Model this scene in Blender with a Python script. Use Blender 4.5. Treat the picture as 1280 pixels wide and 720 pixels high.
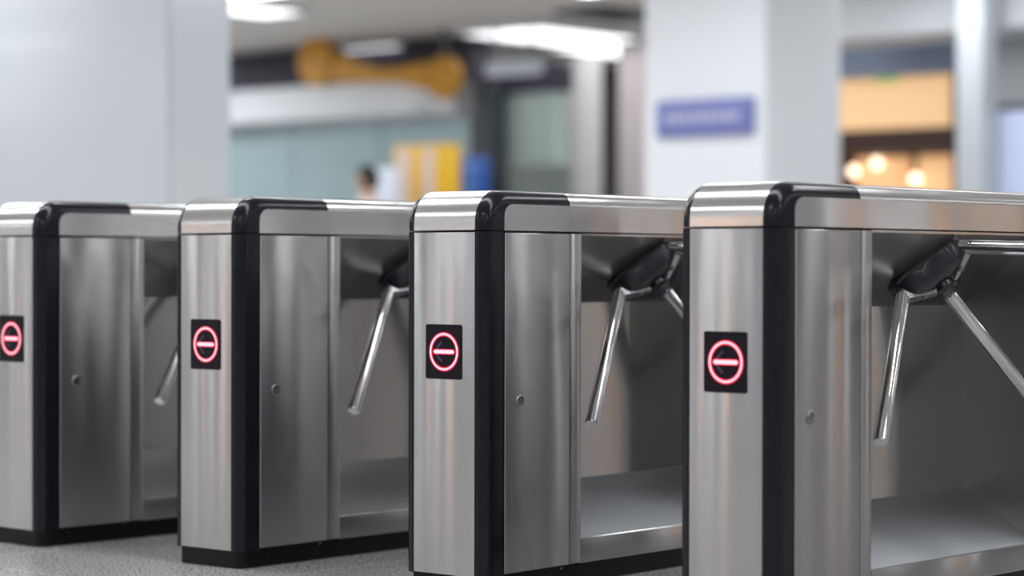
import bpy, bmesh, math, random
from mathutils import Vector, Matrix
random.seed(7)
PI = math.pi
S = bpy.context.scene
COL = S.collection
for o in list(bpy.data.objects):
    bpy.data.objects.remove(o)

# ------------------------------------------------------------------ camera
CAM = Vector((3.2709, -4.2915, 0.8067))
FW = Vector((-0.66329, 0.74832, -0.00799)).normalized()
RT = Vector((0.74833, 0.66333, 0.00186)).normalized()
UP = RT.cross(FW).normalized()
RT = FW.cross(UP).normalized()
FPX = 2998.3
cd = bpy.data.cameras.new('camera')
cd.sensor_width = 36.0
cd.lens = FPX * 36.0 / 1280.0
cd.clip_end = 200
cd.dof.use_dof = True
cd.dof.focus_distance = 5.9
cd.dof.aperture_fstop = 1.5
cam = bpy.data.objects.new('camera', cd)
COL.objects.link(cam)
M3 = Matrix((RT, UP, -FW)).transposed()
cam.matrix_world = Matrix.Translation(CAM) @ M3.to_4x4()
S.camera = cam

# ------------------------------------------------------------------ world and exposure
w = bpy.data.worlds.new('world'); S.world = w
w.use_nodes = True
w.node_tree.nodes['Background'].inputs[0].default_value = (0.80, 0.86, 1.0, 1)
w.node_tree.nodes['Background'].inputs[1].default_value = 0.05
S.view_settings.view_transform = 'Standard'
S.view_settings.look = 'None'
S.view_settings.gamma = 1.0
S.view_settings.use_curve_mapping = False
S.cycles.sample_clamp_indirect = 5.0
S.cycles.max_bounces = 8
S.cycles.diffuse_bounces = 3
S.cycles.glossy_bounces = 5
S.view_settings.exposure = 0.2
LAMP = 11.0           # emission strength of the ceiling fluorescent panels


def lin(r, g, b):
    f = lambda c: (c / 255 / 12.92) if c / 255 <= 0.04045 else ((c / 255 + 0.055) / 1.055) ** 2.4
    return (f(r), f(g), f(b), 1.0)


# ------------------------------------------------------------------ materials
MATS = {}


def new_mat(name):
    m = bpy.data.materials.new(name); m.use_nodes = True
    MATS[name] = m
    nt = m.node_tree
    return m, nt, nt.nodes['Principled BSDF']


def simple(name, col, rough=0.5, metal=0.0, coat=0.0, var=0.04, scale=6.0, emit=None, estr=0.0, spec=0.5):
    """principled with a slight procedural tone variation"""
    m, nt, b = new_mat(name)
    tc = nt.nodes.new('ShaderNodeTexCoord')
    nz = nt.nodes.new('ShaderNodeTexNoise'); nz.inputs['Scale'].default_value = scale
    nz.inputs['Detail'].default_value = 4
    nt.links.new(tc.outputs['Object'], nz.inputs['Vector'])
    mix = nt.nodes.new('ShaderNodeMix'); mix.data_type = 'RGBA'
    mix.inputs[6].default_value = tuple(c * (1 - var) for c in col[:3]) + (1,)
    mix.inputs[7].default_value = tuple(min(1, c * (1 + var)) for c in col[:3]) + (1,)
    nt.links.new(nz.outputs['Fac'], mix.inputs[0])
    nt.links.new(mix.outputs[2], b.inputs['Base Color'])
    b.inputs['Roughness'].default_value = rough
    b.inputs['Metallic'].default_value = metal
    b.inputs['Coat Weight'].default_value = coat
    b.inputs['Coat Roughness'].default_value = 0.06
    b.inputs['Specular IOR Level'].default_value = spec
    if emit:
        b.inputs['Emission Color'].default_value = emit
        b.inputs['Emission Strength'].default_value = estr
    return m


def steel(name, col, rough, aniso, wave, wave_scale, seed=0.0, grain=1.0):
    """brushed stainless sheet: fine horizontal grain, faint dents, smudges in the gloss"""
    m, nt, b = new_mat(name)
    N = nt.nodes; L = nt.links
    geo = N.new('ShaderNodeNewGeometry')
    off = N.new('ShaderNodeVectorMath'); off.operation = 'ADD'
    off.inputs[1].default_value = (seed, seed * 1.7, 0)
    L.new(geo.outputs['Position'], off.inputs[0])
    big = N.new('ShaderNodeTexNoise'); big.inputs['Scale'].default_value = wave_scale
    big.inputs['Detail'].default_value = 0.0
    sq = N.new('ShaderNodeMapping'); sq.inputs['Scale'].default_value = (1.5, 1.5, 0.6)
    L.new(off.outputs[0], sq.inputs['Vector'])
    L.new(sq.outputs[0], big.inputs['Vector'])
    bump = N.new('ShaderNodeBump'); bump.inputs['Strength'].default_value = 1.0
    bump.inputs['Distance'].default_value = wave
    L.new(big.outputs['Fac'], bump.inputs['Height'])
    L.new(bump.outputs['Normal'], b.inputs['Normal'])
    # grain: long along the sheet, thin across it
    st = N.new('ShaderNodeMapping'); st.inputs['Scale'].default_value = (3, 3, 110)
    L.new(off.outputs[0], st.inputs['Vector'])
    gr = N.new('ShaderNodeTexNoise'); gr.inputs['Scale'].default_value = 1.0; gr.inputs['Detail'].default_value = 2
    L.new(st.outputs[0], gr.inputs['Vector'])
    sm = N.new('ShaderNodeTexNoise'); sm.inputs['Scale'].default_value = 4; sm.inputs['Detail'].default_value = 2
    sm.inputs['Roughness'].default_value = 0.5
    L.new(off.outputs[0], sm.inputs['Vector'])
    r1 = N.new('ShaderNodeMapRange'); r1.inputs['From Min'].default_value = 0.3; r1.inputs['From Max'].default_value = 0.7
    r1.inputs['To Min'].default_value = rough * 0.93; r1.inputs['To Max'].default_value = rough * 1.07
    L.new(sm.outputs['Fac'], r1.inputs['Value'])
    L.new(r1.outputs[0], b.inputs['Roughness'])
    mix = N.new('ShaderNodeMix'); mix.data_type = 'RGBA'
    mix.inputs[6].default_value = tuple(c * (1 - 0.03 * grain) for c in col[:3]) + (1,)
    mix.inputs[7].default_value = tuple(min(1, c * (1 + 0.03 * grain)) for c in col[:3]) + (1,)
    L.new(gr.outputs['Fac'], mix.inputs[0])
    L.new(mix.outputs[2], b.inputs['Base Color'])
    b.inputs['Metallic'].default_value = 1.0
    if aniso > 0:
        tg = N.new('ShaderNodeTangent'); tg.direction_type = 'UV_MAP'; tg.uv_map = 'UVMap'
        L.new(tg.outputs[0], b.inputs['Tangent'])
        b.inputs['Anisotropic'].default_value = aniso
    return m


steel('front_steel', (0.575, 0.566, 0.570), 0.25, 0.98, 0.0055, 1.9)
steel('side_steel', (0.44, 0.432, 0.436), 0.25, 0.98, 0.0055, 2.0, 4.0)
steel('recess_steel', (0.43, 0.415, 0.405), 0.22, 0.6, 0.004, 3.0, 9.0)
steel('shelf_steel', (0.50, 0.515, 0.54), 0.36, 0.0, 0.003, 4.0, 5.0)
steel('end_steel_shade', (0.36, 0.35, 0.345), 0.30, 0.3, 0.003, 3.0, 7.0)  # darker tone: shade of the recess end put into the base colour
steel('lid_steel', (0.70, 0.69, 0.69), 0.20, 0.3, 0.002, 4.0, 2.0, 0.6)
steel('chrome', (0.74, 0.74, 0.75), 0.09, 0.0, 0.0, 4.0, 0, 0.2)
steel('lock_steel', (0.34, 0.34, 0.35), 0.22, 0.0, 0.0, 4.0, 0, 0.5)
steel('bracket_steel', (0.36, 0.36, 0.37), 0.24, 0.0, 0.0, 4.0, 0, 0.5)
simple('black_trim', lin(22, 21, 32), 0.20, 0, 0.0, 0.15, 20, spec=0.35)
simple('black_base', lin(20, 18, 21), 0.40, 0, 0, 0.2, 15, spec=0.25)
simple('hub_black', lin(32, 34, 44), 0.30, 0, 0.3, 0.15, 30)
simple('dark_core', lin(30, 29, 30), 0.6)
simple('display_glass', lin(24, 18, 32), 0.25, 0, 0.0, 0.1, 10, spec=0.2)
simple('arrow_unlit', lin(74, 56, 88), 0.3)
simple('led_red', lin(200, 10, 50), 0.5, emit=lin(232, 18, 62), estr=0.95)
simple('led_core', lin(255, 190, 200), 0.5, emit=lin(255, 178, 192), estr=1.1)  # overexposed look of the red LED put into a pale emission colour
simple('wall_paint', lin(222, 224, 226), 0.6, var=0.03, scale=1.5)
simple('ceiling_paint', lin(226, 221, 217), 0.7, var=0.03, scale=1.0)
simple('lamp_glow', (0.9, 0.9, 0.9, 1), 0.5, emit=(0.93, 0.97, 1.0, 1), estr=LAMP)
simple('lamp_glow_soft', (0.9, 0.9, 0.9, 1), 0.5, emit=(0.95, 0.97, 1.0, 1), estr=2.2)
simple('lamp_case', lin(225, 226, 228), 0.4)

for k_ in ('led_red', 'led_core'):
    MATS[k_].cycles.emission_sampling = 'NONE'


def granite():
    m, nt, b = new_mat('granite')
    N = nt.nodes; L = nt.links
    geo = N.new('ShaderNodeNewGeometry')
    n1 = N.new('ShaderNodeTexNoise'); n1.inputs['Scale'].default_value = 135; n1.inputs['Detail'].default_value = 3
    n2 = N.new('ShaderNodeTexVoronoi'); n2.inputs['Scale'].default_value = 130
    n3 = N.new('ShaderNodeTexNoise'); n3.inputs['Scale'].default_value = 3.0; n3.inputs['Detail'].default_value = 4
    for n in (n1, n2, n3):
        L.new(geo.outputs['Position'], n.inputs['Vector'])
    r = N.new('ShaderNodeValToRGB')
    e = r.color_ramp.elements
    e[0].position = 0.40; e[0].color = lin(124, 121, 122)
    e[1].position = 0.56; e[1].color = lin(222, 220, 218)
    L.new(n1.outputs['Fac'], r.inputs['Fac'])
    m2 = N.new('ShaderNodeMix'); m2.data_type = 'RGBA'; m2.blend_type = 'MULTIPLY'
    r2 = N.new('ShaderNodeValToRGB')
    r2.color_ramp.elements[0].position = 0.0; r2.color_ramp.elements[0].color = (0.78, 0.77, 0.77, 1)
    r2.color_ramp.elements[1].position = 0.8; r2.color_ramp.elements[1].color = (1, 1, 1, 1)
    L.new(n2.outputs['Color'], r2.inputs['Fac'])
    m2.inputs[0].default_value = 0.8
    L.new(r.outputs['Color'], m2.inputs[6]); L.new(r2.outputs['Color'], m2.inputs[7])
    m3 = N.new('ShaderNodeMix'); m3.data_type = 'RGBA'; m3.blend_type = 'MULTIPLY'
    r3 = N.new('ShaderNodeValToRGB')
    r3.color_ramp.elements[0].position = 0.3; r3.color_ramp.elements[0].color = (0.86, 0.85, 0.84, 1)
    r3.color_ramp.elements[1].position = 0.7; r3.color_ramp.elements[1].color = (1, 1, 1, 1)
    L.new(n3.outputs['Fac'], r3.inputs['Fac'])
    m3.inputs[0].default_value = 1.0
    L.new(m2.outputs[2], m3.inputs[6]); L.new(r3.outputs['Color'], m3.inputs[7])
    L.new(m3.outputs[2], b.inputs['Base Color'])
    b.inputs['Roughness'].default_value = 0.24


granite()
simple('joint_grout', lin(92, 90, 88), 0.8)


# ------------------------------------------------------------------ mesh helpers
def obj(name, bm, mat, parent=None, sharp=32, mats=None):
    bmesh.ops.recalc_face_normals(bm, faces=bm.faces)
    ca = math.radians(sharp)
    for f in bm.faces:
        f.smooth = True
    for e in bm.edges:
        if len(e.link_faces) == 2:
            e.smooth = e.calc_face_angle(0) < ca
    uv = bm.loops.layers.uv.new('UVMap')
    for f in bm.faces:
        n = f.normal
        for l in f.loops:
            c = l.vert.co
            if abs(n.z) > 0.8:
                l[uv].uv = (c.y, c.x)
            elif abs(n.x) > abs(n.y):
                l[uv].uv = (c.z, c.y)
            else:
                l[uv].uv = (c.z, c.x)
    me = bpy.data.meshes.new(name)
    bm.to_mesh(me); bm.free()
    for k in (mats or [mat]):
        me.materials.append(MATS[k])
    o = bpy.data.objects.new(name, me)
    COL.objects.link(o)
    if parent:
        o.parent = parent
    return o


def tag(o, label=None, cat=None, group=None, kind=None):
    if label: o['label'] = label
    if cat: o['category'] = cat
    if group: o['group'] = group
    if kind: o['kind'] = kind
    return o


def empty(name, loc, rz=0.0):
    o = bpy.data.objects.new(name, None)
    COL.objects.link(o)
    o.location = loc; o.rotation_euler = (0, 0, rz)
    o.empty_display_size = 0.1
    return o


def add_box(bm, x0, x1, y0, y1, z0, z1, bev=0.0, seg=2):
    v = [bm.verts.new((x, y, z)) for x in (x0, x1) for y in (y0, y1) for z in (z0, z1)]
    fs = [bm.faces.new([v[i] for i in q]) for q in
          ((0, 1, 3, 2), (4, 6, 7, 5), (0, 4, 5, 1), (2, 3, 7, 6), (0, 2, 6, 4), (1, 5, 7, 3))]
    if bev > 0:
        es = list({e for f in fs for e in f.edges})
        bmesh.ops.bevel(bm, geom=es, offset=bev, segments=seg, profile=0.5, affect='EDGES')
    return bm


def box(x0, x1, y0, y1, z0, z1, bev=0.0, seg=2):
    return add_box(bmesh.new(), x0, x1, y0, y1, z0, z1, bev, seg)


def add_prism(bm, pts, axis, a0, a1):
    """extrude a closed outline; axis 0: pts are (y,z), 1: (x,z), 2: (x,y)"""
    def mk(p, a):
        return ((a, p[0], p[1]), (p[0], a, p[1]), (p[0], p[1], a))[axis]
    A = [bm.verts.new(mk(p, a0)) for p in pts]
    B = [bm.verts.new(mk(p, a1)) for p in pts]
    n = len(pts)
    bm.faces.new(A); bm.faces.new(B[::-1])
    for i in range(n):
        bm.faces.new((A[i], A[(i + 1) % n], B[(i + 1) % n], B[i]))
    return bm


def add_loft(bm, rings):
    R = [[bm.verts.new(p) for p in r] for r in rings]
    n = len(R[0])
    bm.faces.new(R[0]); bm.faces.new(R[-1][::-1])
    for a, b in zip(R, R[1:]):
        for i in range(n):
            bm.faces.new((a[i], a[(i + 1) % n], b[(i + 1) % n], b[i]))
    return bm


def frame_of(d):
    d = Vector(d).normalized()
    a = Vector((0, 0, 1)) if abs(d.z) < 0.9 else Vector((0, 1, 0))
    u = d.cross(a).normalized()
    return d, u, d.cross(u).normalized()


def add_turned(bm, origin, axis, prof, seg=24):
    """solid of revolution: prof = [(distance along axis, radius), ...]"""
    d, u, v = frame_of(axis)
    o = Vector(origin)
    rings = []
    for s, r in prof:
        rings.append([o + d * s + (u * math.cos(2 * PI * k / seg) + v * math.sin(2 * PI * k / seg)) * max(r, 1e-5)
                      for k in range(seg)])
    return add_loft(bm, rings)


def turned(origin, axis, prof, seg=24):
    return add_turned(bmesh.new(), origin, axis, prof, seg)


def arc(cx, cy, r, a0, a1, n):
    return [(cx + r * math.cos(math.radians(a0 + (a1 - a0) * k / n)), cy + r * math.sin(math.radians(a0 + (a1 - a0) * k / n)))
            for k in range(n + 1)]


# ------------------------------------------------------------------ the room
ROOM = dict(x0=-34.0, x1=14.0, y0=-13.0, y1=20.0, h=3.4)
r = ROOM
fl = tag(obj('floor', box(r['x0'], r['x1'], r['y0'], r['y1'], -0.15, -0.006), 'granite'), kind='structure')
tag(obj('ceiling', box(r['x0'], r['x1'], r['y0'], r['y1'], r['h'], r['h'] + 0.15), 'ceiling_paint'), kind='structure')
tag(obj('wall_back', box(r['x0'], r['x1'], r['y1'], r['y1'] + 0.2, 0, r['h']), 'wall_paint'), kind='structure')
tag(obj('wall_front', box(r['x0'], r['x1'], r['y0'] - 0.2, r['y0'], 0, r['h']), 'wall_paint'), kind='structure')
tag(obj('wall_left', box(r['x0'] - 0.2, r['x0'], r['y0'], r['y1'], 0, r['h']), 'wall_paint'), kind='structure')
tag(obj('wall_right', box(r['x1'], r['x1'] + 0.2, r['y0'], r['y1'], 0, r['h']), 'wall_paint'), kind='structure')
# granite slabs around the turnstiles, joints recessed
TW, TD, GAP = 0.90, 0.75, 0.004
tile_me = None
grb = obj('grout_bed', box(-5.85, 3.15, -3.38, 3.37 + 0.75, -0.006, -0.0035), 'joint_grout', fl)
for i in range(10):
    for j in range(10):
        x, y = -5.85 + i * TW, -3.38 + j * TD
        if tile_me is None:
            t = obj('floor_tile', box(GAP / 2, TW - GAP / 2, GAP / 2, TD - GAP / 2, -0.0055, 0.0, 0.0012, 1), 'granite', fl)
            tile_me = t.data
        else:
            t = bpy.data.objects.new('floor_tile', tile_me); COL.objects.link(t); t.parent = fl
        t.location = (x, y, 0)


# ------------------------------------------------------------------ turnstile
XL, XR = -0.035, 0.237          # outer sides
MX0, MX1 = 0.0, 0.202           # front steel sheet
LEN = 1.514                     # total length
YP = 0.0675                     # where the side steel starts
YG, YS = 0.329, 0.3755          # door / strip joint, strip / recess joint
ZB, ZS, ZT = 0.050, 0.900, 1.000
REC_X, REC_Z0, REC_Z1, SH_Z = 0.022, 0.243, 0.7145, 0.1155
RF, RE = 0.080, 0.033           # lid front radius, lid edge radius
my = lambda y: LEN - y


def post_outline(sx, front):
    """corner extrusion seen from above: rounded outside, runs back along the side"""
    R = 0.030
    pts = [(MX1, 0.001), (MX1 + 0.004, 0.0)] + arc(XR - R, R, R, -90, 0, 8) + [(XR, YP - 0.001), (XR - 0.012, YP - 0.001), (XR - 0.012, 0.030), (MX1, 0.020)]
    if sx < 0:
        pts = [(MX1 - x + MX0, y) for x, y in pts]
    if not front:
        pts = [(x, LEN - y) for x, y in pts]
    return pts


def lid_path(inset, ycut, z0):
    """side outline of the lid end: up the front, round over, back along the top"""
    rr = RF - inset
    return [(inset, z0), (inset, z0 + 0.012)] + arc(RF, ZT - RF, rr, 180, 90, 12) + [(ycut, ZT - inset), (ycut, z0)]


def edge_sections():
    n = 7
    out = []
    for k in range(n + 1):
        th = PI / 2 * (1 - k / n)
        out.append((XL + RE - RE * math.sin(th), RE * (1 - math.cos(th))))
    for k in range(n + 1):
        th = PI / 2 * k / n
        out.append((XR - RE + RE * math.sin(th), RE * (1 - math.cos(th))))
    return out


def make_turnstile():
    T = empty('tripod_turnstile', (0, 0, 0))
    # --- plinth
    pl = [(XL + 0.022, 0.014)] + arc(XR - 0.012 - 0.03, 0.012 + 0.03, 0.03, -90, 0, 6) + \
         arc(XR - 0.012 - 0.03, LEN - 0.042, 0.03, 0, 90, 6) + [(XL + 0.022, LEN - 0.012)]
    plo = obj('plinth', add_prism(bmesh.new(), pl, 2, 0.0, ZB + 0.004), 'black_base', T)
    for y in (0.11, 0.31):
        obj('screw', turned((XR - 0.0125, y, 0.034 if y < .2 else 0.045), (1, 0, 0), [(0, 0.004), (0.0015, 0.004), (0.003, 0.002)], 10),
            'bracket_steel' if y > .2 else 'dark_core', plo)
    # --- inner frame
    bm = bmesh.new()
    add_box(bm, XL + 0.004, XR - 0.004, 0.022, YS - 0.002, ZB, ZS)
    add_box(bm, XL + 0.004, XR - 0.004, my(YS) + 0.002, LEN - 0.022, ZB, ZS)
    add_box(bm, XL + 0.004, REC_X - 0.003, YS - 0.002, my(YS) + 0.002, ZB, ZS)
    obj('body_frame', bm, 'dark_core', T)
    # --- end sheets
    fp = obj('front_panel', box(MX0 + 0.001, MX1 - 0.001, -0.0015, 0.02, ZB - 0.002, ZS - 0.003, 0.0012), 'front_steel', T)
    obj('rear_panel', box(MX0 + 0.001, MX1 - 0.001, LEN - 0.02, LEN + 0.0015, ZB - 0.002, ZS - 0.003, 0.0012), 'front_steel', T)
    # --- corner posts
    for sx in (1, -1):
        for fr in (True, False):
            obj('corner_post', add_prism(bmesh.new(), post_outline(sx, fr), 2, ZB - 0.004, ZS - 0.0015), 'black_trim', T)
    # --- aisle side: doors, strips, rail
    for a, b in ((YP, YG - 0.001), (my(YG) + 0.001, my(YP))):
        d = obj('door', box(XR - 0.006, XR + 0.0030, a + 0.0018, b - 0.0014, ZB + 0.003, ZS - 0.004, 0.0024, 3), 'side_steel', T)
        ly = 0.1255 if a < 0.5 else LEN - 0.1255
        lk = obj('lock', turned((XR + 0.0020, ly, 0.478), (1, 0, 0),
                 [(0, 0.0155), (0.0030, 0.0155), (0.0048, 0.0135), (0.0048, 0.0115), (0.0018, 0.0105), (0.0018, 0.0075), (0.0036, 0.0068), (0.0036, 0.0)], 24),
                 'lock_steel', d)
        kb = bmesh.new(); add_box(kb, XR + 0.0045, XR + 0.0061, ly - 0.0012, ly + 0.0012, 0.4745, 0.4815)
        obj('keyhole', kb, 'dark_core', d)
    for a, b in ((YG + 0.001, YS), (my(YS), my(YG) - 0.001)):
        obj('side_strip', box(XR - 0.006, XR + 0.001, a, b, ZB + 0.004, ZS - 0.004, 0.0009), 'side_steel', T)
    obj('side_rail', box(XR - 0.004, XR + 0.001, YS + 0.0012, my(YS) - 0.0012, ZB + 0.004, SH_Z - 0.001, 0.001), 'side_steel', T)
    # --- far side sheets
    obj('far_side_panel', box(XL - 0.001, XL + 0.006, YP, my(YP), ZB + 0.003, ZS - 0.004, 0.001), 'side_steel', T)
    # --- recess: back, sloping soffit, sloping shelf, end sheets
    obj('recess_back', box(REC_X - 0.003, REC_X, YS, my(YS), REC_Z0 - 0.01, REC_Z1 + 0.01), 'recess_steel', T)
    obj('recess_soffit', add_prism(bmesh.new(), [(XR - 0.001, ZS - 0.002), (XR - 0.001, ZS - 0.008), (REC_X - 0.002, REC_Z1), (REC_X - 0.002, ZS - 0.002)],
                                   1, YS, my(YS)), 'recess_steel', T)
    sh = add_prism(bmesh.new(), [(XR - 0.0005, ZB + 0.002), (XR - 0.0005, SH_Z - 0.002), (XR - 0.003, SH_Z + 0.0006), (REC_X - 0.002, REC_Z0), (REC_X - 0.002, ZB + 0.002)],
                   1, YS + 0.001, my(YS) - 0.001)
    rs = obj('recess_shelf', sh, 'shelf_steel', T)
    obj('lip_glint_bead', turned((XR - 0.0012, YS + 0.002, SH_Z - 0.0006), (0, 1, 0), [(0, 0.0022), (my(YS) - YS - 0.004, 0.0022)], 10), 'chrome', rs)  # chrome bead added along the edge to give it a bright highlight
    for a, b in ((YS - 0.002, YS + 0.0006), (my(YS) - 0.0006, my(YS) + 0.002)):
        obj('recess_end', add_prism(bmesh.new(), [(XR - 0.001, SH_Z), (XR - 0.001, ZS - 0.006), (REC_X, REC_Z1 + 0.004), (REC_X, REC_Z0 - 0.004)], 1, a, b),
            'end_steel_shade', T)
    # small speaker perforation in the soffit
    pb = bmesh.new()
    sdir = Vector((REC_X - XR, 0, REC_Z1 - ZS + 0.008)).normalized()
    nrm = Vector((-sdir.z, 0, sdir.x)).normalized()
    if nrm.z > 0: nrm = -nrm
    for a in range(5):
        for b in range(4):
            c = Vector((XR - 0.001, YS + 0.040 + b * 0.011 + (a % 2) * 0.005, ZS - 0.008)) + sdir * (0.075 + a * 0.010)
            add_turned(pb, c - nrm * 0.001, nrm, [(0, 0.0022), (0.0014, 0.0022)], 6)
    tag(obj('speaker_holes', pb, 'dark_core', T), kind='stuff')
    # --- lid: black end caps, steel centre, steel cover, side plates
    z0 = ZS + 0.0015
    secs = edge_sections()
    for fr in (True, False):
        g = (lambda y: y) if fr else my
        obj('lid_end_trim', add_loft(bmesh.new(), [[(x, g(y), z) for y, z in lid_path(i, YG, z0)] for x, i in secs]), 'black_trim', T, 50)
    obj('lid_body', add_loft(bmesh.new(), [[(x, YG + 0.0008, z0), (x, YG + 0.0008, ZT - 0.0012 - i), (x, my(YG) - 0.0008, ZT - 0.0012 - i), (x, my(YG) - 0.0008, z0)]
                                           for x, i in secs]), 'lid_steel', T, 50)
    outer = [(-0.0015, z0 + 0.0005), (-0.0015, z0 + 0.012)] + arc(RF, ZT - RF, RF + 0.0015, 180, 90, 14)
    outer = outer + [(my(y), z) for y, z in outer[::-1]]
    inner = [(0.004, z0 + 0.0005), (0.004, z0 + 0.012)] + arc(RF, ZT - RF, RF - 0.004, 180, 90, 14)
    inner = inner + [(my(y), z) for y, z in inner[::-1]]
    bm = bmesh.new()
    n = len(outer)
    V = [[bm.verts.new((x, p[0], p[1])) for p in q] for q in (outer, inner) for x in (MX0 + 0.001, MX1 - 0.001)]
    o0, o1, i0, i1 = V
    for k in range(n - 1):
        bm.faces.new((o0[k], o0[k + 1], o1[k + 1], o1[k])); bm.faces.new((i0[k], i1[k], i1[k + 1], i0[k + 1]))
        bm.faces.new((o0[k], i0[k], i0[k + 1], o0[k + 1])); bm.faces.new((o1[k], o1[k + 1], i1[k + 1], i1[k]))
    bm.faces.new((o0[0], o1[0], i1[0], i0[0])); bm.faces.new((o0[-1], i0[-1], i1[-1], o1[-1]))
    obj('lid_cover', bm, 'lid_steel', T, 50)
    zt = ZT - RE
    for xa, xb in ((XR - 0.003, XR + 0.0014), (XL - 0.0014, XL + 0.003)):
        q = [(YG - 0.0006, z0), (YG - 0.0006, zt)] + arc(YP + 0.032, zt - 0.032, 0.032, 90, 180, 8) + [(YP, z0)]
        obj('lid_side_plate', add_prism(bmesh.new(), q, 0, xa, xb), 'lid_side', T)
        obj('lid_side_plate', add_prism(bmesh.new(), [(my(y), z) for y, z in q], 0, xa, xb), 'lid_side', T)
        obj('lid_side_plate', box(xa, xb, YG, my(YG), z0, zt), 'lid_side', T)
    # --- indicator display
    lx0, lx1, lz0, lz1 = 0.0432, 0.1602, 0.5332, 0.6686
    cxx, czz = (lx0 + lx1) / 2 + 0.002, (lz0 + lz1) / 2
    rr = 0.005
    rp = arc(lx1 - rr, lz0 + rr, rr, -90, 0, 4) + arc(lx1 - rr, lz1 - rr, rr, 0, 90, 4) + arc(lx0 + rr, lz1 - rr, rr, 90, 180, 4) + arc(lx0 + rr, lz0 + rr, rr, 180, 270, 4)
    dp = obj('indicator_display', add_prism(bmesh.new(), rp, 1, -0.0045, -0.001), 'display_glass', T)
    yy = -0.0048
    # ring: pale overexposed core between red glow fringes, put into emission colours
    bm = bmesh.new(); seg = 48
    radii = (0.0385, 0.0412, 0.0462, 0.0490); hts = (yy, yy - 0.0006, yy - 0.0006, yy)
    rings = [[bm.verts.new((cxx + q * math.cos(2 * PI * k / seg), h, czz + q * math.sin(2 * PI * k / seg))) for k in range(seg)] for q, h in zip(radii, hts)]
    for j in range(3):
        for k in range(seg):
            f = bm.faces.new((rings[j][k], rings[j][(k + 1) % seg], rings[j + 1][(k + 1) % seg], rings[j + 1][k]))
            f.material_index = 1 if j == 1 else 0
    for k in range(seg):
        bm.faces.new((rings[3][k], rings[3][(k + 1) % seg], rings[0][(k + 1) % seg], rings[0][k]))
    obj('light_ring', bm, None, dp, 80, ['led_red', 'led_core'])

    def bar(h, l, tip):
        return [(cxx - l - tip, czz), (cxx - l, czz - h), (cxx + l, czz - h), (cxx + l + tip, czz), (cxx + l, czz + h), (cxx - l, czz + h)]
    bm = bmesh.new()
    A = [bm.verts.new((x, yy, z)) for x, z in bar(0.0068, 0.031, 0.0065)]
    B = [bm.verts.new((x, yy - 0.0006, z)) for x, z in bar(0.0046, 0.030, 0.0045)]
    for k in range(6):
        bm.faces.new((A[k], A[(k + 1) % 6], B[(k + 1) % 6], B[k]))
    bm.faces.new(A[::-1]); f = bm.faces.new(B); f.material_index = 1
    obj('light_bar', bm, None, dp, 80, ['led_red', 'led_core'])
    for s in (1, -1):
        c = Vector((cxx - 0.016, yy + 0.0002, czz + s * 0.016))
        d = Vector((0.0085, 0, s * 0.0085)); p = Vector((-s * 0.0022, 0, 0.0022))
        bm = bmesh.new()
        vs = [c - d - p, c + d - p, c + d + p, c - d + p]
        A = [bm.verts.new(v) for v in vs]; B = [bm.verts.new(v + Vector((0, -0.0003, 0))) for v in vs]
        bm.faces.new(A); bm.faces.new(B[::-1])
        for k in range(4):
            bm.faces.new((A[k], A[(k + 1) % 4], B[(k + 1) % 4], B[k]))
        obj('arrow_stroke', bm, 'arrow_unlit', dp)
    # --- tripod: hub on the sloping soffit and three arms
    AP = Vector((0.0737, 0.803, 0.8658))
    al, be, ph = math.radians(45.6), math.radians(44.19), math.radians(-3.92)
    n = Vector((math.cos(al), 0, -math.sin(al))); u = Vector((math.sin(al), 0, math.cos(al))); yv = Vector((0, 1, 0))
    # three-lobed hub, a lobe under each arm, tapering towards the front
    rings = []
    for st, rr_ in ((0.050, 0.110), (0.080, 0.124), (0.086, 0.124), (0.090, 0.115), (0.116, 0.106), (0.130, 0.094), (0.136, 0.076), (0.139, 0.040), (0.140, 0.001)):
        ring = []
        for q in range(48):
            a = 2 * PI * q / 48
            rq = rr_ * (0.86 + 0.14 * math.cos(3 * (a - ph)))
            ring.append(AP + n * st + (u * math.cos(a) + yv * math.sin(a)) * rq)
        rings.append(ring)
    hub = obj('hub', add_loft(bmesh.new(), rings), 'hub_black', T, 25)
    obj('hub_boss', turned(AP, n, [(0.12, 0.034), (0.150, 0.030), (0.158, 0.022), (0.158, 0.0)], 20), 'hub_black', hub)
    for k in (0, 120, -120):
        a = ph + math.radians(k)
        rad = u * math.cos(a) + yv * math.sin(a)
        d = n * math.cos(be) + rad * math.sin(be)
        tan = n.cross(rad)
        arm = obj('arm', turned(AP, d, [(0.140, 0.012), (0.142, 0.0180), (0.586, 0.0180), (0.5895, 0.0160), (0.5895, 0.0)], 28), 'chrome', T, 40)
        # bracket: folded plate from the arm root to the boss
        p_out = AP + n * 0.118 + rad * 0.112
        p_in = AP + n * 0.143 + rad * 0.030
        bm = bmesh.new()
        ax = (p_in - p_out).normalized(); up = ax.cross(tan).normalized()
        if up.dot(n) < 0: up = -up
        rings = []
        for s, hw, th in ((0, 0.019, 0.010), (0.25, 0.018, 0.010), (0.75, 0.013, 0.009), (1, 0.010, 0.008)):
            c = p_out.lerp(p_in, s)
            rings.append([c - tan * hw - up * th, c + tan * hw - up * th, c + tan * hw * 0.8 + up * th, c - tan * hw * 0.8 + up * th])
        add_loft(bm, rings)
        bmesh.ops.bevel(bm, geom=list(bm.edges), offset=0.002, segments=2, affect='EDGES')
        obj('bracket', bm, 'bracket_steel', arm)
        c = p_out.lerp(p_in, 0.62) + up * 0.008
        obj('bolt', turned(c, up, [(0, 0.0075), (0.0045, 0.0075), (0.006, 0.0055), (0.006, 0.0035), (0.003, 0.003), (0.003, 0)], 12), 'bracket_steel', arm)
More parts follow.
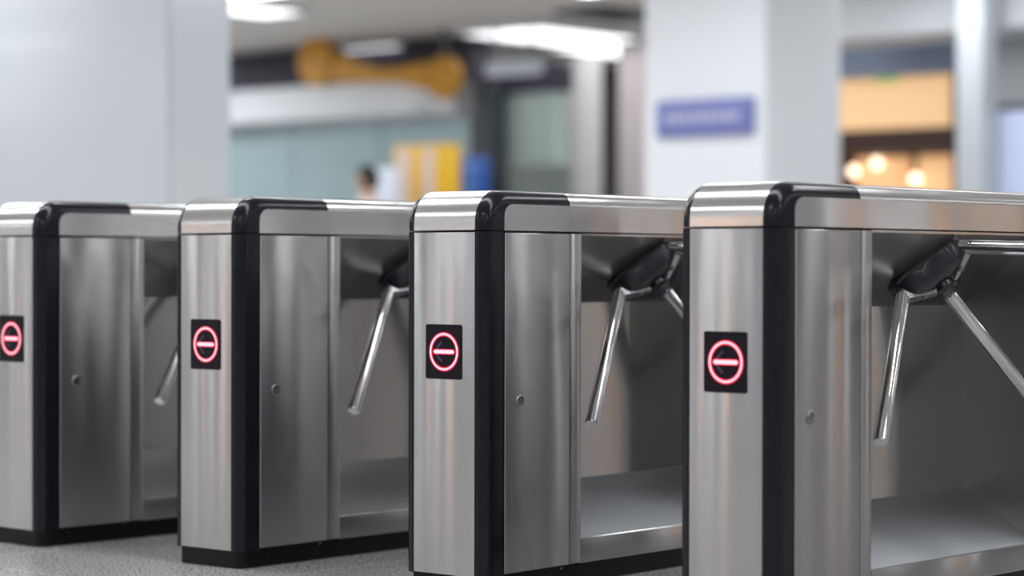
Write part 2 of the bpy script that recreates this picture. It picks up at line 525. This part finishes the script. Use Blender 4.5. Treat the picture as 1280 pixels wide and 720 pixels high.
    return T


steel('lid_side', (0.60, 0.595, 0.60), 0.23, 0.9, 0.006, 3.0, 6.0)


def copy_tree(o, parent=None):
    c = o.copy(); COL.objects.link(c); c.parent = parent
    for ch in list(o.children):
        copy_tree(ch, c)
    return c


proto = make_turnstile()
UNITS = [((0, 0, 0), 0.0, 'nearest steel tripod turnstile at the right edge, long horizontal arm and full shelf showing'),
         ((-0.9003, 0.0448, 0), 1.868, 'steel tripod turnstile third from the left, second nearest, two arms showing'),
         ((-1.7568, 0.0173, 0), 0.986, 'steel tripod turnstile second from the left, one arm showing beside its lock door'),
         ((-2.5577, -0.0242, 0), -1.305, 'farthest steel tripod turnstile, cut by the left edge, red light at the border')]
for i, (loc, rot, lab) in enumerate(UNITS):
    t = proto if i == 0 else copy_tree(proto)
    t.location = loc; t.rotation_euler = (0, 0, math.radians(rot))
    tag(t, lab, 'turnstile', 'row of steel tripod turnstiles')

# ------------------------------------------------------------------ the hall behind the turnstiles
def at(u, v, Y):
    """the point of the plane y = Y that the photograph shows at (u, v)"""
    d = FW + RT * ((u - 640) / FPX) - UP * ((v - 360) / FPX)
    return CAM + d * ((Y - CAM.y) / d.y)


def span(u0, u1, v0, v1, Y):
    a, b = at(u0, 300, Y), at(u1, 300, Y)
    um = (u0 + u1) / 2
    return a.x, b.x, at(um, v1, Y).z, at(um, v0, Y).z


H = ROOM['h']
simple('pillar_enamel', lin(206, 211, 216), 0.14, 0, 0.2, 0.02, 1.0)
simple('pillar_white', lin(244, 246, 250), 0.45, 0, 0.0, 0.02, 1.0)
simple('pillar_grey', lin(200, 200, 197), 0.5, 0, 0, 0.03, 1.0)
simple('pillar_rose', lin(226, 214, 214), 0.5, 0, 0, 0.03, 1.0)
simple('panel_joint', lin(110, 112, 114), 0.7)
simple('fascia_navy', lin(62, 58, 72), 0.5)
simple('bulkhead_grey', lin(226, 229, 233), 0.5)
simple('glass_teal_glow', lin(158, 178, 182), 0.16, 0, 0.3, 0.08, 0.6, emit=lin(160, 184, 188), estr=0.05)  # slight glow added to brighten the panes, no lamp behind them
simple('frame_dark', lin(62, 68, 74), 0.45)
simple('wall_green', lin(190, 206, 200), 0.5)
simple('box_green', lin(118, 128, 122), 0.5)
simple('brown_dark', lin(78, 70, 74), 0.6)
simple('shop_brown', lin(70, 40, 26), 0.5)
simple('sign_orange', lin(206, 146, 34), 0.5)
simple('sign_blue', lin(122, 128, 190), 0.4)
simple('sign_text', lin(200, 200, 226), 0.4)
simple('board_yellow', lin(238, 186, 30), 0.5)
simple('board_text', lin(226, 208, 214), 0.5)
simple('board_white', lin(222, 228, 242), 0.5)
simple('board_blue', lin(36, 96, 190), 0.4)
simple('board_blue_mark', lin(110, 152, 216), 0.4)
simple('shop_warm', lin(222, 184, 140), 0.5, emit=lin(244, 200, 150), estr=0.62)
simple('shop_shelf', lin(230, 178, 128), 0.5, emit=lin(248, 196, 144), estr=0.6)
simple('warm_bulb', (1, .9, .8, 1), 0.5, emit=(1.0, 0.80, 0.60, 1), estr=3.0)
simple('exit_green', lin(120, 190, 80), 0.5, emit=lin(120, 200, 80), estr=0.5)
simple('screen_lilac', lin(190, 196, 222), 0.3, emit=lin(190, 200, 232), estr=0.35)
simple('beam_blue', lin(150, 164, 190), 0.5)
simple('warm_lightbox', lin(240, 180, 120), 0.5, emit=(1.0, 0.52, 0.22, 1), estr=7.5)
simple('white_lightbox', lin(240, 240, 245), 0.5, emit=(0.95, 0.97, 1.0, 1), estr=4.5)
simple('skin', lin(206, 160, 132), 0.55)
simple('hair_black', lin(20, 18, 20), 0.5)
simple('shirt_pale', lin(214, 220, 236), 0.7)
simple('trousers_dark', lin(44, 46, 56), 0.8)
simple('shoe_black', lin(24, 22, 22), 0.4)


def pillar(x0, x1, y0, y1, mat, label, cols_front=1, gap=0.012, rows=(0.0, 1.15, 2.3, 3.4)):
    """square pillar clad with sheets; joints are real gaps over a dark core"""
    P = empty('pillar', ((x0 + x1) / 2, (y0 + y1) / 2, 0))
    ox, oy = (x0 + x1) / 2, (y0 + y1) / 2
    c = 0.02
    obj('core', box(x0 - ox + c, x1 - ox - c, y0 - oy + c, y1 - oy - c, 0, H), 'panel_joint', P)
    for za, zb in zip(rows, rows[1:]):
        wd = (x1 - x0) / cols_front
        for k in range(cols_front):
            a, b = x0 - ox + k * wd, x0 - ox + (k + 1) * wd
            for ya, yb in ((y0 - oy, y0 - oy + c), (y1 - oy - c, y1 - oy)):
                obj('cladding_panel', box(a + gap / 2, b - gap / 2, ya, yb, za + 0.002, zb - 0.002, 0.003, 1), mat, P)
        for xa, xb in ((x0 - ox, x0 - ox + c), (x1 - ox - c, x1 - ox)):
            obj('cladding_panel', box(xa, xb, y0 - oy + c + 0.002, y1 - oy - c - 0.002, za + 0.002, zb - 0.002, 0.003, 1), mat, P)
    return tag(P, label, 'pillar')


pillar(-9.6, -6.75, 4.2, 4.66, 'pillar_enamel', 'wide pale glossy pillar filling the upper left behind the turnstiles', 1, 0.02, (0.0, 3.4))
# white pillar with the blue sign
pillar(at(805, 300, 10.4).x, at(957, 300, 10.4).x, 10.4, 11.4, 'pillar_white', 'broad white pillar carrying the small blue sign', 1, 0.012, (0.0, 3.4))
x0, x1, z0, z1 = span(821, 940, 124, 169, 10.36)
sg = empty('wall_sign', ((x0 + x1) / 2, 10.36, 0))
w2 = (x1 - x0) / 2
obj('sign_plate', box(-w2, w2, -0.015, 0.035, z0, z1, 0.008), 'sign_blue', sg)
for k in range(9):
    a = -w2 + 0.10 + k * (2 * w2 - 0.2) / 9
    obj('text_block', box(a, a + (2 * w2 - 0.2) / 9 * 0.7, -0.018, -0.014, (z0 + z1) / 2 - 0.035, (z0 + z1) / 2 + 0.03), 'sign_text', sg)
tag(sg, 'blue sign with a pale line of text on the white pillar', 'sign')

# --- glazed office front on the left of the hall
YB = 15.0


def thing_box(name, label, cat, u0, u1, v0, v1, Y, depth, mat, floor=False, ceil=False, kind=None, bev=0.01):
    x0, x1, z0, z1 = span(u0, u1, v0, v1, Y)
    if floor: z0 = 0.0
    if ceil: z1 = H
    o = obj(name, box(-(x1 - x0) / 2, (x1 - x0) / 2, 0, depth, 0, z1 - z0, bev, 1), mat)
    o.location = ((x0 + x1) / 2, Y, z0)
    if kind: tag(o, kind=kind)
    else: tag(o, label, cat)
    return o


x0, x1, z0, z1 = span(262, 590, 150, 300, YB)
gf = empty('glazed_front', ((x0 + x1) / 2, YB, 0))
gw = x1 - x0
zt = at(430, 150, YB).z - 0.03
for k in range(3):
    a = -gw / 2 + k * gw / 3
    obj('glass_pane', box(a + 0.03, a + gw / 3 - 0.03, 0.02, 0.05, 0.12, zt - 0.03), 'glass_teal_glow', gf)
    obj('mullion', box(a - 0.03, a + 0.03, 0, 0.07, 0, zt), 'frame_dark' if k == 0 else 'glass_teal_glow', gf)
obj('mullion', box(gw / 2 - 0.03, gw / 2 + 0.03, 0, 0.07, 0, zt), 'frame_dark', gf)
obj('kick_plate', box(-gw / 2, gw / 2, 0, 0.07, 0, 0.12), 'frame_dark', gf)
tag(gf, 'teal grey glazed office front beneath the grey bulkhead', 'glass front')
thing_box('bulkhead', 'light grey bulkhead over the teal glazed front', 'bulkhead', 255, 522, 107, 149, YB - 0.35, 0.60, 'bulkhead_grey')
thing_box('fascia', 'dark navy fascia behind the orange sign', 'fascia', 240, 590, 40, 112, YB + 0.25, 0.3, 'fascia_navy', ceil=True)

# orange sign: two discs joined by a waisted bar
YO = YB - 0.5
c1, c2 = at(392, 76, YO), at(551, 97, YO)
r1, r2 = abs(at(420, 76, YO).x - c1.x) * 0.78, abs(at(577, 97, YO).x - c2.x) * 0.78
og = empty('orange_sign', ((c1.x + c2.x) / 2, YO, 0))
loc = og.location.copy()
for c, rr_ in ((c1, r1), (c2, r2)):
    obj('disc', turned(c - Vector(loc), (0, 1, 0), [(0, rr_ - 0.02), (0.02, rr_), (0.10, rr_), (0.10, 0)], 32), 'sign_orange', og)
top = [(420, 66), (440, 76), (470, 86), (500, 84), (530, 77)]
bot = [(530, 112), (500, 104), (470, 102), (440, 102), (410, 102)]
pts = [at(u, v, YO) - Vector(loc) for u, v in top + bot]
obj('bar', add_prism(bmesh.new(), [(p.x, p.z) for p in pts], 1, 0.02, 0.08), 'sign_orange', og)
obj('hanger', box(c1.x - loc.x - 0.02, c1.x - loc.x + 0.02, 0.03, 0.07, c1.z + r1 - 0.02, H), 'frame_dark', og)
obj('hanger', box(c2.x - loc.x - 0.02, c2.x - loc.x + 0.02, 0.03, 0.07, c2.z + r2 - 0.02, H), 'frame_dark', og)
tag(og, 'orange hanging sign of two discs joined by a bar', 'sign')

# --- boards standing before the glazed front
x0, x1, z0, z1 = span(492, 572, 181, 262, 12.6)
yb = empty('notice_board', ((x0 + x1) / 2, 12.6, 0)); hw = (x1 - x0) / 2
bd = obj('board', box(-hw, hw, 0, 0.05, z0, z1, 0.008), 'board_yellow', yb)
for a, b in ((0.06, 0.27), (0.45, 0.64)):
    for k in range(6):
        zz = z1 - 0.04 - k * (z1 - z0 - 0.06) / 6
        obj('text_block', box(-hw + 2 * hw * a, -hw + 2 * hw * b, -0.004, 0.001, zz - (z1 - z0) / 6 * 0.72, zz), 'board_text', bd)
for s in (-1, 1):
    obj('leg', box(s * hw * 0.8 - 0.02, s * hw * 0.8 + 0.02, 0.005, 0.045, 0, z0 + 0.01), 'frame_dark', yb)
    obj('foot', box(s * hw * 0.8 - 0.03, s * hw * 0.8 + 0.03, -0.2, 0.25, 0, 0.03, 0.005), 'frame_dark', yb)
tag(yb, 'yellow notice board with two pale columns of text', 'notice board')

x0, x1, z0, z1 = span(574, 606, 196, 262, 13.4)
bb = empty('blue_board', ((x0 + x1) / 2, 13.4, 0)); hw = (x1 - x0) / 2
obj('board', box(-hw, hw, 0, 0.08, z0, z1, 0.02), 'board_blue', bb)
for k, zz in enumerate((z1 - 0.12, z1 - 0.30)):
    obj('round_mark', turned((0.0, 0.002, zz), (0, -1, 0), [(0, 0.06), (0.006, 0.06)], 20), 'board_blue_mark', bb)
obj('post', box(-0.03, 0.03, 0.01, 0.07, 0, z0 + 0.02), 'frame_dark', bb)
obj('foot', box(-hw, hw, -0.12, 0.2, 0, 0.03, 0.005), 'frame_dark', bb)
tag(bb, 'small blue sign board beside the yellow notice board', 'sign board')

x0, x1, z0, z1 = span(467, 496, 209, 262, 12.2)
wb = empty('white_board', ((x0 + x1) / 2, 12.2, 0)); hw = (x1 - x0) / 2
obj('board', box(-hw, hw, 0, 0.03, z0, z1, 0.006), 'board_white', wb)
obj('post', box(-0.02, 0.02, 0.005, 0.03, 0, z0 + 0.02), 'frame_dark', wb)
obj('foot', box(-hw, hw, -0.12, 0.2, 0, 0.03, 0.005), 'frame_dark', wb)
tag(wb, 'narrow white sign board next to the dark haired person', 'sign board')

# --- middle of the hall
thing_box('office_frame', 'dark slanting post between blue board and green wall', 'post', 591, 613, 104, 300, YB - 0.2, 0.25, 'frame_dark', floor=True)
thing_box('green_partition', 'pale green partition wall below the dark soffit', 'partition', 606, 692, 116, 300, YB + 0.15, 0.2, 'wall_green', floor=True)
thing_box('soffit_box', 'dark navy soffit resting on the pale green partition', 'soffit', 600, 694, 82, 115.5, YB + 0.1, 0.3, 'fascia_navy')
gb = thing_box('wall_cabinet', 'grey green cabinet before the pale green partition', 'cabinet', 640, 688, 206, 300, YB - 0.25, 0.35, 'box_green', floor=True)
p = at(722, 300, 17.4)
rp = abs(at(753, 300, 17.4).x - p.x) * 0.76
cp = empty('pillar', (p.x, 17.4, 0))
obj('shaft', turned((0, 0, 0), (0, 0, 1), [(0, rp), (H, rp)], 40), 'pillar_grey', cp)
obj('base_ring', turned((0, 0, 0), (0, 0, 1), [(0, rp + 0.03), (0.15, rp + 0.03), (0.17, rp)], 40), 'bracket_steel', cp)
tag(cp, 'round grey pillar right of the pale green partition', 'pillar')
thing_box('dark_door', 'dark brown door in the gap between two pillars', 'door', 738, 792, 82, 300, 19.2, 0.1, 'brown_dark', floor=True)
pillar(at(772, 300, 16.6).x, at(830, 300, 16.6).x, 16.6, 17.0, 'pillar_rose', 'pale rose pillar just left of the white pillar', 1, 0.012, (0.0, 3.4))

# --- warm lit shop on the right
x0, x1, z0, z1 = span(1030, 1196, 90, 240, 15.2)
sp = empty('lit_shop', ((x0 + x1) / 2, 15.2, 0)); hw = (x1 - x0) / 2
zz = lambda v: at(1120, v, 15.2).z
obj('back_wall', box(-hw, hw, 1.2, 1.25, 0, H), 'shop_brown', sp)
obj('side_wall', box(-hw, -hw + 0.05, 0, 1.2, 0, H), 'shop_brown', sp)
obj('side_wall', box(hw - 0.05, hw, 0, 1.2, 0, H), 'shop_brown', sp)
ub = obj('upper_sign', box(-hw + 0.10, hw - 0.06, -0.05, 0.10, zz(160), zz(92), 0.01), 'shop_warm', sp)
obj('exit_mark', box(-0.12, 0.14, -0.065, -0.049, zz(102), zz(93)), 'exit_green', ub)
obj('header', box(-hw + 0.02, hw - 0.02, -0.02, 0.3, zz(191), zz(160) - 0.01), 'shop_brown', sp)
lsz = zz(262)
obj('display_case', box(-hw + 0.10, -0.12, 0.4, 0.6, lsz, zz(193), 0.01), 'shop_shelf', sp)
obj('display_case', box(0.06, hw - 0.08, 0.4, 0.6, lsz, zz(193), 0.01), 'shop_shelf', sp)
obj('counter', box(-hw + 0.05, hw - 0.05, 0.3, 0.7, 0, lsz), 'shop_brown', sp)
for u, v in ((1067, 214), (1096, 204), (1144, 224)):
    c = at(u, v, 15.5) - Vector(sp.location)
    obj('lamp', turned(c, (0, 0, 1), [(-0.05, 0.01), (-0.04, 0.035), (0, 0.05), (0.04, 0.035), (0.05, 0.01)], 16), 'warm_bulb', sp)
    obj('lamp_cord', box(c.x - 0.004, c.x + 0.004, c.y - 0.004, c.y + 0.004, c.z + 0.05, zz(190)), 'frame_dark', sp)
tag(sp, 'warm orange lit shop opening between two white pillars', 'shop')
thing_box('ceiling_beam', 'light grey ceiling beam at the upper right', 'beam', 985, 1420, -40, 38, 13.4, 0.8, 'bulkhead_grey', ceil=True)
thing_box('shop_fascia', 'blue grey fascia above the warm shop', 'fascia', 1000, 1400, 44, 88, 14.75, 0.3, 'beam_blue')
pillar(at(1194, 300, 13.0).x, at(1228, 300, 13.0).x, 13.0, 13.25, 'pillar_enamel', 'slim pale pillar right of the warm shop', 1, 0.012, (0.0, 3.4))
# screen at the right border
x0, x1, z0, z1 = span(1240, 1345, 128, 262, 13.4)
sc_ = empty('display_screen', ((x0 + x1) / 2, 13.4, 0)); hw = (x1 - x0) / 2
obj('frame', box(-hw, hw, 0, 0.12, 0.0, z1, 0.01), 'frame_dark', sc_)
obj('screen', box(-hw + 0.07, hw - 0.07, -0.012, 0.01, 0.6, z1 - 0.06), 'screen_lilac', sc_)
tag(sc_, 'dark framed lilac display screen at the right border', 'screen')
thing_box('side_partition', 'pale partition behind the framed lilac screen', 'partition', 1195, 1500, 40, 300, 14.6, 0.15, 'pillar_enamel', floor=True)

# ------------------------------------------------------------------ ceiling lights
LW, LD = 2.4, 0.34
cs = obj('lamp_case', box(-LW / 2 - 0.03, LW / 2 + 0.03, -LD / 2 - 0.03, LD / 2 + 0.03, H - 0.06, H, 0.01, 1), 'lamp_case')
bm = box(-LW / 2, LW / 2, -LD / 2, LD / 2, H - 0.075, H - 0.058)
for f in bm.faces:                      # only the lower face glows
    f.material_index = 1 if all(v.co.z < H - 0.07 for v in f.verts) else 0
df = obj('diffuser', bm, None, None, 32, ['lamp_case', 'lamp_glow'])
dsoft = df.data.copy(); dsoft.materials[1] = MATS['lamp_glow_soft']
cme, dme = cs.data, df.data
bpy.data.objects.remove(cs); bpy.data.objects.remove(df)


def lamp(x, y, label, rz=0.0, sc=(1, 1, 1), soft=False):
    L = empty('ceiling_light', (x, y, 0), rz)
    for nm, me in (('lamp_case', cme), ('diffuser', dsoft if soft else dme)):
        o = bpy.data.objects.new(nm, me); COL.objects.link(o); o.parent = L
        o.scale = sc
    return tag(L, label, 'ceiling light', 'fluorescent ceiling lights')


def ceil_at(u, v):
    d = FW + RT * ((u - 640) / FPX) - UP * ((v - 360) / FPX)
    return CAM + d * ((H - CAM.z) / d.z)


for gx in range(9):
    for gy in range(7):
        x, y = -29.0 + gx * 5.0, -11.0 + gy * 3.6
        if gy == 3 and -12 < x < 4 and abs(y + 0.2) < 0.1:
            continue
        q = Vector((x, y, H)) - CAM
        dep = q.dot(FW)
        uu = 640 + q.dot(RT) / dep * FPX if dep > 0 else 0
        if dep > 23.0 and -80 < uu < 1360 and not (uu < 190 or 880 < uu < 980):  # grid lamps unseen behind the pillars are let in to brighten the hall
            continue
        lamp(x, y, 'long fluorescent ceiling light over the turnstile hall')
for gx in range(6):
    lamp(-10.4 + gx * 2.5, -0.2, 'fluorescent ceiling light in the unbroken row above the turnstiles')
for u, D in ((60, 24), (150, 27), (200, 30), (110, 31), (40, 28), (930, 24.5), (930, 27)):      # unseen fill lamps added behind the two broad pillars to brighten the hall
    c = CAM + FW * D + RT * ((u - 640) / FPX * D)
    if c.y < ROOM['y1'] - 0.5:
        lamp(c.x, c.y, 'unseen fill light added behind a broad pillar', 0, (0.6, 2.2, 1))
for gx in range(5):  # denser unseen lamps added to lift the light in the far hall
    for gy in range(4):
        x, y = -16.5 + gx * 3.2, 1.6 + gy * 3.6
        q = Vector((x, y, H)) - CAM
        dep = q.dot(FW)
        if dep > 22.0:
            continue
        lamp(x, y, 'unseen short ceiling light added to brighten the far hall', 0, (0.6, 1.4, 1))
for (u, v, sx, sy, lab) in ((690, 38, 0.46, 5.0, 'brightest ceiling light above the grey round pillar'),
                            (500, 56, 0.36, 3.0, 'ceiling light above the bar of the orange sign'),
                            (306, 4, 0.24, 3.0, 'ceiling light beside the wide pale pillar at the top edge'),
                            (775, 56, 0.40, 4.0, 'ceiling light beside the white pillar')):
    c = ceil_at(u, v)
    lamp(c.x, c.y, lab, 0, (sx, sy, 1), True)
c = ceil_at(764, 15)
cv = empty('ceiling_vent', (c.x, c.y, 0))
obj('frame', box(-0.34, 0.34, -0.5, 0.5, H - 0.04, H), 'frame_dark', cv)
for k in range(6):
    obj('slat', box(-0.30, 0.30, -0.42 + k * 0.16, -0.36 + k * 0.16, H - 0.055, H - 0.038), 'frame_dark', cv)
tag(cv, 'dark ceiling vent near the top of the white pillar', 'vent')
x0, x1, z0, z1 = span(606, 672, 76, 94, 14.6)
hs = empty('hung_light_patch', ((x0 + x1) / 2, 14.6, 0)); hw = (x1 - x0) / 2  # plate added in place of a pale bluish ceiling light
obj('plate', box(-hw, hw, 0, 0.08, z0, z1, 0.01), 'board_white', hs)
for s_ in (-1, 1):
    obj('hanger', box(s_ * hw * 0.7 - 0.01, s_ * hw * 0.7 + 0.01, 0.03, 0.05, z1 - 0.01, H), 'frame_dark', hs)
tag(hs, 'pale blank plate added for a bluish ceiling light, hanging below the ceiling between orange sign and pillars', 'sign')

# unseen lightboxes added on the outer walls to put streaks in the steel
def lightbox(name, x, y, wid, zlo, zhi, face, mat, label):
    E0 = empty(name, (x, y, 0))
    s = 1 if face > 0 else -1
    obj('case', box(-wid / 2 - 0.04, wid / 2 + 0.04, min(0, -s * 0.1), max(0, -s * 0.1), zlo - 0.04, zhi + 0.04), 'frame_dark', E0)
    bm = box(-wid / 2, wid / 2, min(0, s * 0.02), max(0, s * 0.02), zlo, zhi)
    for f in bm.faces:
        f.material_index = 1 if all(abs(v.co.y - s * 0.02) < 1e-4 for v in f.verts) else 0
    obj('lit_panel', bm, None, E0, 32, ['lamp_case', mat])
    tag(E0, label, 'lightbox', 'added wall lightboxes')


for x, warm in ((-9.25, True), (-9.95, False), (-12.7, False), (-13.35, False), (-16.1, True), (-16.6, False), (-19.7, False), (-20.5, False)):
    lightbox('streak_lightbox', x, ROOM['y0'] + 0.12, 0.14 if warm else 0.18, 0.25, 2.7, 1, 'warm_lightbox' if warm else 'white_lightbox',
             'unseen warm amber upright lightbox added for reflections on the wall facing the turnstiles' if warm else 'unseen cool white upright lightbox added for reflections on the wall facing the turnstiles')
for x, warm in ((9.6, False), (11.6, True), (13.2, False)):
    lightbox('streak_lightbox', x, ROOM['y1'] - 0.12, 0.16 if warm else 0.35, 0.25, 2.4, -1, 'warm_lightbox' if warm else 'white_lightbox',
             'unseen warm amber upright lightbox added for reflections on the back wall beyond the shop' if warm else 'unseen cool white upright lightbox added for reflections on the back wall beyond the shop')


# ------------------------------------------------------------------ the far person, seen from behind the turnstile, facing left
def skin_mesh(name, verts, edges, radii, mat, parent, root=0, lev=2):
    me = bpy.data.meshes.new(name)
    me.from_pydata(verts, edges, [])
    o = bpy.data.objects.new(name, me); COL.objects.link(o)
    sk = o.modifiers.new('skin', 'SKIN')
    sk.use_smooth_shade = True
    lay = me.skin_vertices[0].data if me.skin_vertices else None
    if lay is None:
        bpy.context.view_layer.objects.active = o
        bpy.context.view_layer.update()
        lay = me.skin_vertices[0].data
    for i, rv in enumerate(radii):
        lay[i].radius = rv if isinstance(rv, tuple) else (rv, rv)
        lay[i].use_root = (i == root)
    sb = o.modifiers.new('sub', 'SUBSURF'); sb.levels = lev; sb.render_levels = lev
    me.materials.append(MATS[mat])
    o.parent = parent
    return o


hp = at(459, 223, 11.2)
PS = empty('person', (hp.x, 11.2, 0), math.radians(41.5))   # local -x: the way the person faces
hz = hp.z                                                    # centre of the head
k = hz / 1.60
bv = [(0, 0, .95), (0, 0, 1.12), (.01, 0, 1.30), (.01, 0, 1.42), (.0, 0, 1.49),            # pelvis, waist, chest, shoulders, neck
      (-.01, -.19, 1.40), (.02, -.23, 1.12), (-.08, -.22, .90), (-.10, -.22, .83),            # arm
      (-.01, .19, 1.40), (.02, .23, 1.12), (-.08, .22, .90), (-.10, .22, .83),
      (0, -.10, .90), (-.03, -.11, .50), (.02, -.11, .09), (-.13, -.12, .035),
      (0, .10, .90), (-.01, .11, .50), (.05, .11, .09), (-.10, .12, .035)]
be_ = [(0, 1), (1, 2), (2, 3), (3, 4), (3, 5), (5, 6), (6, 7), (7, 8), (3, 9), (9, 10), (10, 11), (11, 12),
       (0, 13), (13, 14), (14, 15), (15, 16), (0, 17), (17, 18), (18, 19), (19, 20)]
br = [(.12, .16), (.105, .15), (.115, .165), (.09, .13), .055, .062, .045, .033, .030, .062, .045, .033, .030,
      .088, .058, .04, .035, .088, .058, .04, .035]
for s in (-1, 1):       # fingers
    w0 = 8 if s < 0 else 12
    for f in range(4):
        a = len(bv)
        bx_ = -.13 + f * .02
        ln = (.068, .082, .076, .060)[f]
        bv += [(bx_, s * .222, .775), (bx_ - .008, s * .217, .775 - ln * .55), (bx_ + .004, s * .208, .775 - ln)]
        be_ += [(w0, a), (a, a + 1), (a + 1, a + 2)]; br += [.0095, .0085, .0075]
    a = len(bv)
    bv += [(-.145, s * .205, .815), (-.160, s * .200, .780)]
    be_ += [(w0, a), (a, a + 1)]; br += [.011, .009]
bv = [(x * k, y * k, z * k) for x, y, z in bv]
skin_mesh('body', bv, be_, br, 'skin', PS)
# head: one shaped ball with brow, nose, chin and ears
bm = bmesh.new()
bmesh.ops.create_uvsphere(bm, u_segments=32, v_segments=24, radius=1.0)
for v in bm.verts:
    x, y, z = v.co
    sx, sy, sz = 0.098, 0.076, 0.118
    if z < 0: sy *= 1 - 0.30 * (-z) ** 1.3; sx *= 1 - 0.12 * (-z)
    X, Y, Z = x * sx, y * sy, z * sz
    if x < -0.6:
        nose = math.exp(-((y / 0.16) ** 2) - (((z + 0.22) / 0.20) ** 2))
        X -= 0.024 * nose
        X += 0.007 * math.exp(-(((abs(y) - 0.38) / 0.15) ** 2) - (((z - 0.02) / 0.10) ** 2))
        X -= 0.006 * math.exp(-((y / 0.3) ** 2) - (((z + 0.50) / 0.07) ** 2))
        X -= 0.010 * math.exp(-((y / 0.3) ** 2) - (((z + 0.85) / 0.18) ** 2))
    v.co = (X, Y, Z)
for s in (-1, 1):
    e = bmesh.ops.create_uvsphere(bm, u_segments=12, v_segments=8, radius=1.0)
    for v in e['verts']:
        v.co = (v.co.x * 0.018 + 0.012, v.co.y * 0.010 + s * 0.077, v.co.z * 0.030 - 0.012)
hd = obj('head', bm, 'skin', PS, 60); hd.location = (-0.005, 0, hz)
for s in (-1, 1):
    obj('eye', turned((-0.083, s * 0.030, 0.002), (-1, 0, 0), [(0, 0.010), (0.006, 0.008), (0.009, 0.0)], 12), 'board_white', hd)
    obj('pupil', turned((-0.0885, s * 0.030, 0.002), (-1, 0, 0), [(0, 0.005), (0.004, 0.004), (0.005, 0.0)], 12), 'hair_black', hd)
obj('mouth', box(-0.0935, -0.086, -0.022, 0.022, -0.064, -0.056, 0.003, 1), 'brown_dark', hd)
bm = bmesh.new()
bmesh.ops.create_uvsphere(bm, u_segments=32, v_segments=24, radius=1.0)
kill = [v for v in bm.verts if (v.co.x < -0.72 and v.co.z < 0.38) or v.co.z < -0.80 or (v.co.x < -0.25 and v.co.z < -0.10)]
bmesh.ops.delete(bm, geom=kill, context='VERTS')
for v in bm.verts:
    v.co = (v.co.x * 0.112 + 0.006, v.co.y * 0.090, v.co.z * 0.130)
hr = obj('hair', bm, 'hair_black', PS, 60); hr.location = (-0.005, 0, hz)
so = hr.modifiers.new('solid', 'SOLIDIFY'); so.thickness = 0.012
# clothes follow the body
sv = [(0, 0, .93), (0, 0, 1.12), (.01, 0, 1.30), (.01, 0, 1.43), (-.01, -.19, 1.40), (.012, -.22, 1.20), (-.01, .19, 1.40), (.012, .22, 1.20)]
skin_mesh('shirt', [(x * k, y * k, z * k) for x, y, z in sv], [(0, 1), (1, 2), (2, 3), (3, 4), (4, 5), (3, 6), (6, 7)],
          [(.14, .185), (.125, .17), (.135, .185), (.10, .14), .078, .066, .078, .066], 'shirt_pale', PS)
tv = [(0, 0, .97), (0, -.10, .90), (-.03, -.11, .50), (.02, -.11, .10), (0, .10, .90), (-.01, .11, .50), (.05, .11, .10)]
skin_mesh('trousers', [(x * k, y * k, z * k) for x, y, z in tv], [(0, 1), (1, 2), (2, 3), (0, 4), (4, 5), (5, 6)],
          [(.13, .17), .105, .078, .066, .105, .078, .066], 'trousers_dark', PS)
for y0_, xo in ((-.118, 0.0), (.118, .03)):
    obj('shoe', box((-.17 + xo) * k, (.09 + xo) * k, y0_ * k - .045, y0_ * k + .045, 0, .085, .03, 3), 'shoe_black', PS)
tag(PS, 'dark haired person in a pale shirt far behind, facing left', 'person')
